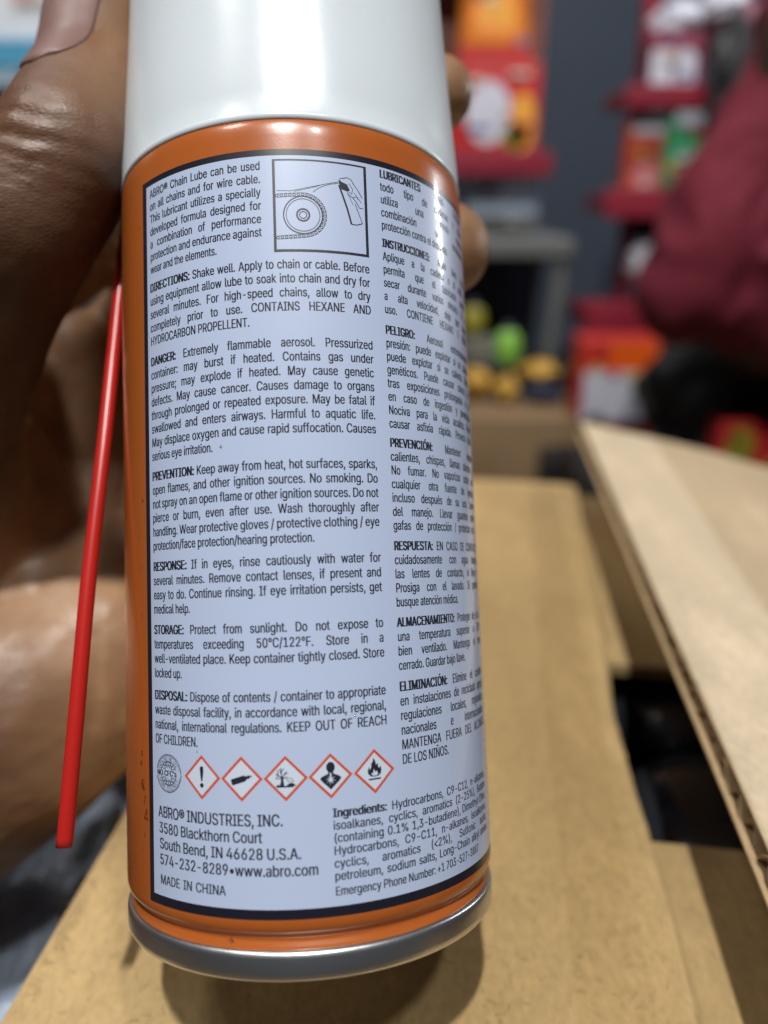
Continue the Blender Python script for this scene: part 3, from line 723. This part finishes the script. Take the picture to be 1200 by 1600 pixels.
# palm side is paler than the back: per-vertex mask by depth, side and height; the upper thumb's part paints light
me = hb.data; co = np.empty(len(me.vertices) * 3); me.vertices.foreach_get('co', co); co = co.reshape(-1, 3)
rel = co - np.array([0, 0, H]); xc = rel[:, 0]; zc = rel[:, 1] * CP - rel[:, 2] * SP; yc = -rel[:, 1] * SP - rel[:, 2] * CP
px = 600 + 1257 * xc / zc; py = 800 + 1257 * yc / zc
th = np.array(at(72, 235, 122)); 
palm = np.clip((zc - .142) / .016, 0, 1)
tipm = np.clip((xc - .0) / .01, 0, 1) * .48
nrm = np.empty(len(me.vertices) * 3); me.vertices.foreach_get('normal', nrm); nrm = nrm.reshape(-1, 3)
pad_light = np.clip((nrm[:, 0] + .15) / .8, 0, 1) * np.clip((co[:, 2] - .118) / .03, 0, 1) * (xc < 0) * .42      # palm skin beside the can; paler upward, light on the upper thumb painted in
palm = np.maximum(np.where(xc > 0, 0, palm), np.maximum(tipm, pad_light))
atr = me.attributes.new('palm', 'FLOAT', 'POINT'); atr.data.foreach_set('value', palm.astype(np.float32))
# thumb nail: a curved plate on the outer face of the thumb tip
M_nail = mat('thumb_nail', (0.20, 0.115, 0.10), 0.45, var=.1, scale=80, coat=.0, sss=.1)
from mathutils.bvhtree import BVHTree
tree = BVHTree.FromPolygons([v.co.copy() for v in hb.data.vertices], [tuple(p.vertices) for p in hb.data.polygons])
base = at(154, 30, 137); td = (base - at(136, 112, 132.5)).normalized()
face = -base + Vector((0, 0, H)); face = (face - td * face.dot(td)).normalized(); sd = td.cross(face)
vs = []; fs = []; nu_, nv_ = 26, 30
SIDE_ = .74 if sd.x > 0 else -.74
for j in range(nv_ + 1):
    t = j / nv_; L_ = -.0232 + .033 * t
    half = math.sqrt(max(0, 1 - ((.36 - t) / .36) ** 2)) if t < .36 else 1.0
    for i in range(nu_ + 1):
        a = (i / nu_ * 2 - 1) * .70 * (.08 + .92 * half) - SIDE_
        d = face * math.cos(a) + sd * math.sin(a); o_ = base + td * L_
        h, nn, _, _ = tree.ray_cast(o_ + d * .03, -d)
        if h is None: h = o_ + d * .009
        e = abs(i / nu_ * 2 - 1)
        vs.append(h + d * (.00045 * (1 - e ** 6) + .0001 - (.0004 if j == 0 else 0)))
for j in range(nv_):
    for i in range(nu_): fs.append((j * (nu_ + 1) + i, j * (nu_ + 1) + i + 1, (j + 1) * (nu_ + 1) + i + 1, (j + 1) * (nu_ + 1) + i))
nail = mesh('thumb_nail', vs, fs, M_nail)
sm = nail.modifiers.new('s', 'SOLIDIFY'); sm.thickness = .0006
nail.parent = hand; nail.matrix_parent_inverse = Matrix.Translation(-Vector(hand.location))

# ------------------------------------------------------------------ the shop behind
def atY(x, y, Y):
    """pixel -> point on the upright plane Y metres away"""
    dx = (x - 600) / 1257; dy = (y - 800) / 1257
    d = Vector((dx, CP - dy * SP, -dy * CP - SP)); return Vector((0, 0, H)) + d * (Y / d.y)
FLOOR = -0.56
M_floor = mat('brown_shop_floor', (0.16, 0.105, 0.06), .6, var=.35, scale=6)
M_wall = mat('slate_blue_wall', (0.035, 0.048, 0.072), .7, var=.15, scale=3)
struct(mesh('floor', [(-4, -2, FLOOR), (5, -2, FLOOR), (5, 5, FLOOR), (-4, 5, FLOOR)], [(0, 1, 2, 3)], M_floor, smooth=False))
struct(box('wall', (0.5, 2.25, 0.95), (7, 0.1, 3.0), M_wall))
M_counter = mat('black_counter_top', (0.012, 0.011, 0.012), .5, var=.3)
ctr = tag(box('counter', (0.02, 0.19, -0.18), (0.62, 0.50, 0.035), M_counter, bev=.004), 'black counter top that the cardboard carton stands on', 'counter')
for x in (-.24, .28):
    for y in (-.01, .39):
        l = box('leg', (x, y, (FLOOR - .2) / 2), (.03, .03, -.2 - FLOOR + .002), M_counter); l.parent = ctr

PRINTS = [mat('print_%s' % n, c, .5, var=.2) for n, c in (('cream', (.55, .5, .4)), ('black', (.02, .02, .025)), ('crimson', (.35, .02, .03)), ('yellow', (.6, .4, .05)), ('blue', (.05, .12, .3)))]
def pack(name, x0, y0, x1, y1, Y, m, label, cat, depth=.05, parts=(), pouch=False, group=None):
    """upright packet whose front fills the given picture rectangle at distance Y; parts: (name, fx0, fy0, fx1, fy1, material, oval)"""
    a = atY(x0, y0, Y); b = atY(x1, y1, Y)
    c = Vector(((a.x + b.x) / 2, Y + depth / 2, b.z)); w = b.x - a.x; h = a.z - b.z
    t = empty(name, c)
    if pouch:
        bm = bmesh.new(); bmesh.ops.create_grid(bm, x_segments=14, y_segments=16, size=.5)
        vs = []
        bmesh.ops.create_uvsphere(bm, u_segments=4, v_segments=3, radius=.0001)
        bm.free()
        vs = []; fs = []; n = 14; k = 16
        for sgn in (-1, 1):
            for j in range(k + 1):
                for i in range(n + 1):
                    p = i / n * 2 - 1; q = j / k * 2 - 1
                    bulge = (1 - p ** 4) * (1 - abs(q) ** 5) * depth / 2 * (1 - .25 * q)
                    vs.append((p * w / 2 * (1 - .04 * (1 - q * q)), sgn * bulge + .003 * noise.noise(Vector((p * 3, q * 3, sgn))) * (1 - abs(q)), (q + 1) / 2 * h))
        o1 = (n + 1) * (k + 1)
        for j in range(k):
            for i in range(n):
                q0 = j * (n + 1) + i; fs.append((q0, q0 + 1, q0 + n + 2, q0 + n + 1)); fs.append((o1 + q0, o1 + q0 + n + 1, o1 + q0 + n + 2, o1 + q0 + 1))
        mesh('pouch_body', vs, fs, m, t)
    else:
        box('packet_body', (0, 0, h / 2), (w, depth, h), m, t, bev=min(w, depth, h) * .06)
    for nm, fx0, fy0, fx1, fy1, mm, oval in parts:
        pw, ph = (fx1 - fx0) * w, (fy1 - fy0) * h
        pc = (-w / 2 + (fx0 + fx1) / 2 * w, -depth / 2 - .0015, h - (fy0 + fy1) / 2 * h)
        if oval:
            ns = 28; vs = [(pc[0] + pw / 2 * math.cos(2 * PI * i / ns), pc[1], pc[2] + ph / 2 * math.sin(2 * PI * i / ns)) for i in range(ns)]
            vs += [(v[0], v[1] + .004, v[2]) for v in vs]
            mesh(nm, vs, [tuple(range(ns))] + [(i, (i + 1) % ns, ns + (i + 1) % ns, ns + i) for i in range(ns)], mm, t, smooth=False)
        else: box(nm, pc, (pw, .003, ph), mm, t)
    rr = random.Random(int(x0 * 7 + y0))
    for k in range(5 if w > .03 else 2):
        pw = w * rr.uniform(.08, .3); ph = h * rr.uniform(.03, .09)
        px_ = rr.uniform(-.45, .45) * (w - pw); pz_ = h * rr.uniform(.08, .9)
        yy = -depth / 2 - (.0042 if not pouch else .003)
        box('print_patch', (px_, yy, pz_), (pw, .001, ph), PRINTS[rr.randrange(5)], t)
    return tag(t, label, cat, group)
def cm(n, c, r=.45, v=.15): return mat(n, c, r, var=v, scale=20)
C_red = cm('red_pack', (.45, .02, .02)); C_dred = cm('dark_red_enamel', (.22, .012, .028)); C_white = cm('white_pack', (.55, .55, .62)); C_orange = cm('orange_pouch', (.75, .22, .03)); C_yel = cm('yellow_plastic', (.45, .25, .03), v=.6); C_lime = cm('lime_plastic', (.22, .48, .06), v=.4); C_green = cm('green_pack', (.03, .28, .10)); C_grey = cm('grey_paint', (.13, .135, .13)); C_pale = cm('pale_blue_box', (.36, .42, .52)); C_maroon = cm('maroon_pack', (.20, .03, .06)); C_amber = cm('amber_print', (.75, .34, .04)); C_olive = cm('olive_print', (.25, .22, .02)); C_navy = cm('navy_plastic', (.02, .025, .05)); C_brown = cm('brown_board', (.17, .05, .03)); C_dark = cm('black_rubber', (.008, .008, .009), .6)

def shelf_unit(name, Y, shelves, depth, m, label, posts=None, back=None):
    """shelves: [(x0, x1, y_top_px, thick)], posts: [(x, y0, y1)]"""
    t = empty(name, (atY(shelves[0][0], 0, Y).x, Y, FLOOR))
    def k(o): o.parent = t; o.matrix_parent_inverse = Matrix.Translation(-Vector(t.location)); return o
    for x0, x1, y, th in shelves:
        a = atY(x0, y, Y); b = atY(x1, y, Y)
        k(box('shelf', ((a.x + b.x) / 2, Y + depth / 2, a.z - th / 2), (b.x - a.x, depth, th), m, bev=.002))
        k(box('shelf_lip', ((a.x + b.x) / 2, Y - .006, a.z - th / 2 + .002), (b.x - a.x, .008, th * 1.7), m, bev=.001))
    if posts:
        for x, y0, y1 in posts:
            a = atY(x, y0, Y + depth)
            k(box('post', (a.x, Y + depth + .014, (a.z + FLOOR) / 2), (.022, .022, a.z - FLOOR), m))
    if back:
        x0, x1, y0, y1, bm_ = back
        a = atY(x0, y0, Y + depth); b = atY(x1, y1, Y + depth)
        k(box('back_board', ((a.x + b.x) / 2, Y + depth + .002, (a.z + b.z) / 2), (b.x - a.x, .004, a.z - b.z), bm_))
    return tag(t, label, 'shelf')
# display behind the can, to its right
YL = 1.50
shelf_unit('display_shelf', YL, [(560, 862, 246, .022), (560, 850, -130, .022)], .14, C_dred, 'dark red metal display shelf standing against the slate wall directly right of the can', posts=[(600, -300, 400), (835, -300, 400)], back=(590, 838, -300, 250, C_brown))
pack('snack_pouch', 722, -70, 828, 96, YL + .03, C_orange, 'glossy orange pouch hanging above the red packet', 'pouch', .05, [('yellow_print', .25, .35, .75, .8, C_amber, True), ('red_foot', 0, .86, 1, 1, C_red, False)], pouch=True)
pack('red_packet', 728, 98, 838, 246, YL + .02, C_red, 'red packet with a large white oval standing on the dark red shelf', 'packet', .05, [('white_oval', .02, .18, .62, .86, C_white, True), ('olive_flash', .52, .62, .86, .92, C_olive, True), ('amber_corner', .62, .3, .95, .95, C_amber, True)])
pack('red_packet', 610, 98, 722, 246, YL + .02, C_red, 'red packet mostly hidden behind the can on the dark red shelf', 'packet', .05, [('white_oval', .1, .2, .8, .8, C_white, True)])
pack('pale_box', 728, 272, 838, 362, YL + .05, C_pale, 'pale bluish white box on the grey stand under the dark red shelf', 'box', .10, [('grey_band', 0, .72, 1, 1, C_grey, False)])
# grey stand
stand = empty('grey_stand', (atY(800, 400, 1.42).x, 1.42, FLOOR)); tag(stand, 'grey painted stand with splayed legs below the pale box', 'stand')
def ks(o): o.parent = stand; o.matrix_parent_inverse = Matrix.Translation(-Vector(stand.location)); return o
a = atY(640, 372, 1.42); b = atY(898, 372, 1.42)
ks(box('stand_top', ((a.x + b.x) / 2, 1.42 + .11, a.z - .015), (b.x - a.x, .24, .03), C_grey, bev=.003))
for (x0, x1) in ((880, 852), (660, 690)):
    for dy in (0, .2):
        p0 = atY(x0, 402, 1.43); p1 = atY(x1, 590, 1.43); p0.y += dy; p1.y += dy
        d = (p1 - p0); k_ = (FLOOR - p0.z) / d.z; p1 = p0 + d * k_
        ks(tube('leg', [p0, p0.lerp(p1, .5), p1],   .012, C_grey, None, 10))
ks(box('stand_skirt', ((a.x + b.x) / 2, 1.62, (a.z - .04 + FLOOR) / 2), (b.x - a.x - .06, .01, a.z - .04 - FLOOR), C_navy))
def bottle(name, x, y0, y1, Y, r, m, label, cat='bottle', group=None):
    a = atY(x, y0, Y); b = atY(x, y1, Y); h = a.z - b.z; t = empty(name, (a.x, Y, b.z))
    lathe('bottle_body', [(.0001, 0), (r * .9, .0), (r, h * .06), (r, h * .6), (r * .75, h * .76), (r * .4, h * .84), (r * .4, h * .88)], m, t, 32)
    lathe('bottle_cap', [(r * .46, h * .86), (r * .46, h * .98), (r * .3, h), (.0001, h)], C_navy, t, 24)
    return tag(t, label, cat, group)
bottle('lime_bottle', 795, 506, 566, 1.36, .021, C_lime, 'bright lime green bottle standing in front of the grey stand')
bottle('lime_bottle', 740, 470, 520, 1.40, .020, C_olive, 'small dull green bottle at the edge of the can left of the lime one')
pack('low_shelf_box', 722, 532, 778, 572, 1.36, C_grey, 'small grey box just right of the can below the lime bottles', 'box', .05)
# what those stand on
lowt = box('low_bench', (atY(790, 570, 1.4).x, 1.42, atY(790, 568, 1.36).z - .012), (.30, .16, .022), C_dark, bev=.003); tag(lowt, 'low dark bench holding the lime green bottle', 'bench')
for x in (-.13, .13):
    l = box('leg', (lowt.data.vertices[0].co.x * 0 + atY(790, 570, 1.4).x + x, 1.42, (atY(790, 568, 1.36).z - .023 + FLOOR) / 2), (.02, .12, atY(790, 568, 1.36).z - .023 - FLOOR), C_dark); l.parent = lowt
def lump(name, x, y, Y, rx, ry, rz, m, label, cat, group=None, top=None):
    c = atY(x, y, Y); bm = bmesh.new(); bmesh.ops.create_icosphere(bm, subdivisions=4, radius=1)
    for v in bm.verts:
        k_ = 1 + .38 * noise.noise(v.co * 1.5 + Vector((x, y, 0))) + .16 * noise.noise(v.co * 4 + Vector((x, y, 3)))
        v.co = Vector((v.co.x * rx, v.co.y * ry, v.co.z * rz)) * k_
    me = bpy.data.meshes.new(name); bm.to_mesh(me); bm.free(); o = link(name, me, m); o.location = c
    return tag(o, label, cat, group)
lump('yellow_bag', 742, 598, 1.28, .026, .03, .020, C_yel, 'yellow plastic bag at the edge of the can on the brown floor side', 'bag')
lump('yellow_bag', 790, 606, 1.27, .020, .03, .018, C_yel, 'small round yellow bag between two other yellow bags', 'bag')
lump('yellow_bag', 842, 578, 1.30, .032, .03, .014, C_yel, 'flat yellow bag right of the lime bottle, highest of the yellow ones', 'bag')
lump('navy_bag', 846, 612, 1.27, .032, .03, .014, C_navy, 'dark navy bag lying under the flat yellow bag', 'bag')
# heap of things they lie on: cardboard-brown crate
cb = atY(790, 622, 1.26)
cr_ = box('brown_crate', (cb.x - .01, 1.30, (cb.z + FLOOR) / 2 - .004), (.32, .24, cb.z - FLOOR - .008), mat('brown_crate_board', (.22, .14, .07), .7, var=.3, scale=14), bev=.004); tag(cr_, 'low brown crate beyond the carton carrying the yellow bags', 'crate')

# rack on the right
YR = 1.30
shelf_unit('wall_rack', YR, [(978, 1180, 142, .018), (945, 1180, 306, .024), (915, 1130, 482, .030)], .12, C_dred, 'dark red stepped display rack beside the person in maroon', posts=[(1030, -60, 600), (1160, -60, 600)])
lump('black_lump', 1140, 128, YR - .03, .030, .03, .075, C_dark, 'black lump between the maroon packet and the person in maroon', 'bag')  # added dark shape; stands for a stripe likely part of the person
pack('white_jar_pack', 1022, 52, 1092, 142, YR + .01, C_maroon, 'maroon packet with two white patches on the top rack shelf', 'packet', .06, [('white_patch', .0, .28, .46, 1, C_white, False), ('white_patch', .52, .28, .86, 1, C_white, False)])
lump('white_bundle', 1068, 34, YR + .05, .042, .03, .024, C_white, 'pale crumpled bundle on top of the maroon packet', 'bundle')
lump('white_bundle', 1130, 12, YR + .02, .030, .03, .022, C_white, 'bright white bundle at the top right above the rack', 'bundle')
lump('pink_bag', 1150, 62, YR + .06, .036, .03, .055, cm('dull_pink', (.30, .13, .17)), 'dull pink bag hanging beside the person in maroon', 'bag')
pack('orange_packet', 986, 182, 1036, 306, YR + .02, cm('coral_pack', (.55, .08, .04)), 'coral red packet with a white top on the middle rack shelf', 'packet', .04, [('white_top', .1, .02, .9, .22, C_white, False), ('pink_print', .15, .55, .85, .92, cm('pink_print', (.5, .16, .17)), True)])
pack('green_packet', 1050, 172, 1114, 308, YR - .01, C_green, 'green packet with a pale oval on the middle rack shelf', 'packet', .04, [('pale_oval', .08, .45, .72, .92, cm('pale_green_print', (.35, .45, .33)), True), ('white_top', .1, .02, .8, .18, cm('grey_white', (.3, .33, .36)), False)], pouch=True)
pack('grey_sachet', 1030, 190, 1052, 306, YR + .05, cm('lilac_grey', (.18, .16, .22)), 'lilac grey sachet between the coral and the green packets', 'packet', .02)
lump('white_ball', 1006, 412, YR + .03, .026, .026, .030, C_white, 'round white bundle above the lowest red rack shelf', 'bundle')
lump('dark_bundle', 1022, 358, YR + .06, .044, .03, .018, C_dark, 'black bundle tucked right under the middle rack shelf', 'bundle')
pack('motor_oil_box', 908, 530, 1014, 690, 1.18, cm('bright_red_box', (.42, .02, .015)), 'red and orange box with a white front patch behind the raised flap', 'box', .06, [('orange_top', .35, .03, .98, .30, cm('vivid_orange', (.75, .10, .005)), False), ('white_patch', .08, .30, .85, .78, C_white, False), ('grey_dot', .48, .46, .72, .66, C_grey, True)])
obx = atY(960, 692, 1.18)
t = box('dark_chest', (obx.x + .16, 1.32, (obx.z + FLOOR) / 2 - .003), (.55, .40, obx.z - FLOOR - .004), C_dark, bev=.006); tag(t, 'low black chest under the red and orange box', 'chest')
pack('red_yellow_packet', 1128, 660, 1215, 790, .95, C_red, 'red packet with an olive yellow patch behind the raised flap', 'packet', .05, [('olive_patch', .1, .05, .5, .55, C_olive, True)])
lump('grey_sack', 1062, 612, 1.10, .055, .04, .062, mat('grey_green_cloth', (.085, .09, .08), .9, var=.3, scale=25), 'grey green cloth sack below the maroon shirt', 'sack')
lump('black_sack', 1150, 640, 1.04, .12, .06, .11, C_dark, 'black plastic sack right of the grey green one', 'sack')
t = box('black_chest', (atY(1150, 750, 1.0).x, 1.02, (atY(1150, 740, 1.0).z + FLOOR) / 2), (.42, .22, atY(1150, 740, 1.0).z - FLOOR), C_dark, bev=.005); tag(t, 'black chest carrying the sacks behind the raised flap', 'chest')

# person in maroon, mostly outside the picture
M_shirt = mat('maroon_shirt_cloth', (.155, .009, .024), .85, var=.25, scale=5, bump=.5, bscale=7, dist=.04)
M_dskin = mat('dark_skin', (.05, .028, .02), .5)
per = empty('person', (0.62, .95, FLOOR)); tag(per, 'person in a maroon shirt leaning in at the right edge, mostly outside the picture', 'person')
def G(x, y, Y, r): return (atY(x, y, Y), r)
pch = [[G(1210, 470, .95, .085), G(1265, 300, .95, .095), G(1330, 100, .96, .10), G(1380, -20, .97, .085), G(1400, -110, .97, .045), G(1400, -190, .96, .075), G(1400, -250, .96, .08)],
       [G(1180, 250, .90, .026), G(1250, 60, .88, .036), G(1300, -10, .90, .045)], [G(1500, 250, .95, .03), G(1470, 60, .95, .045)]]
segs = [(a[0], a[1], b[0], b[1]) for ch in pch for a, b in zip(ch, ch[1:])]
o = capsules('body', segs, .006, M_dskin, None, 10); o.parent = per; o.matrix_parent_inverse = Matrix.Translation(-Vector(per.location))
sch = [[G(1290, 20, .90, .040), G(1224, 150, .90, .046), G(1150, 320, .90, .050), G(1092, 452, .90, .050)],
       [G(1300, 60, .92, .070), G(1262, 220, .92, .085), G(1205, 380, .92, .085), G(1150, 452, .91, .062)],
       [G(1340, 60, .95, .10), G(1320, 250, .95, .11), G(1290, 440, .94, .095)], [G(1062, 494, .90, .024), G(1210, 500, .90, .034), G(1350, 505, .92, .05)]]
segs = [(a[0], a[1], b[0], b[1]) for ch in sch for a, b in zip(ch, ch[1:])]
def folds(co, no):
    out = co.copy()
    for i in range(len(co)):
        p = Vector(co[i]); q = Vector((p.x * 9 + p.z * 5, p.y * 6, p.z * 7 - p.x * 9))
        out[i] = co[i] + no[i] * (.016 * noise.noise(q) + .009 * (1 - 2 * abs(noise.noise(q * 2.1))))
    return out
o = capsules('shirt', segs, .006, M_shirt, None, 6, folds); o.parent = per; o.matrix_parent_inverse = Matrix.Translation(-Vector(per.location))
tch = [[G(1280, 560, 1.0, .09), G(1400, 640, .85, .07), G(1420, 1000, .85, .05)]]
segs = [(a[0], a[1], b[0], b[1]) for ch in tch for a, b in zip(ch, ch[1:])]
o = capsules('trousers', segs, .006, C_dark, None, 10); o.parent = per; o.matrix_parent_inverse = Matrix.Translation(-Vector(per.location))

# upper left corner: stacked stock
shelf_unit('left_shelf', 1.10, [(-420, 90, 152, .03)], .25, C_dark, 'black shelf carrying the white and blue boxes at the upper left', posts=[(-380, -300, 300), (70, 152, 300)])
pack('white_blue_box', -260, -80, 150, 62, 1.11, cm('bright_white_box', (.80, .84, .92)), 'white box with a faint red print at the top left corner', 'box', .16, [('pink_print', .68, .05, .78, .62, cm('faint_pink', (.75, .45, .5)), False)])
pack('white_blue_box', -260, 62, 150, 151, 1.10, cm('sky_white_box', (.45, .58, .72)), 'pale blue box with a strong blue band under the white box', 'box', .16, [('blue_band', 0, .02, 1, .5, cm('sky_blue_print', (.09, .36, .56)), False)])
bottle('neon_bottle', -10, 160, 215, .98, .016, cm('neon_yellow', (.6, .9, .1)), 'neon yellow bottle peeking in at the left edge beside the thumb')

# blue grey cloth beside the carton
M_cloth = mat('blue_grey_plastic', (.42, .50, .62), .35, var=.3, scale=60, bump=.9, bscale=40, dist=.01)
bm = bmesh.new(); bmesh.ops.create_icosphere(bm, subdivisions=6, radius=1)
for v in bm.verts:
    n1 = noise.fractal(v.co * 1.6 + Vector((3, 1, 2)), .9, 2.1, 5); r_ = abs(noise.noise(v.co * 3.1))
    v.co = Vector((v.co.x * .026, v.co.y * .040, v.co.z * .024)) * (1 + .22 * n1 - .18 * r_)
me = bpy.data.meshes.new('crumpled_bag'); bm.to_mesh(me); bm.free(); o = link('crumpled_bag', me, M_cloth); o.location = at(70, 1425, 215)
tag(o, 'crumpled blue grey plastic bag down on the left between forearm and carton', 'bag')
t = box('black_case', (at(70, 1425, 215).x, .19, (at(70, 1425, 215).z - .022 - .1625) / 2), (.10, .16, at(70, 1425, 215).z - .022 + .1625), M_counter, bev=.004); tag(t, 'low black case beside the carton under the crumpled bag', 'case')

for c, o in _tc.values(): bpy.data.objects.remove(o); bpy.data.curves.remove(c)
bpy.context.view_layer.update()
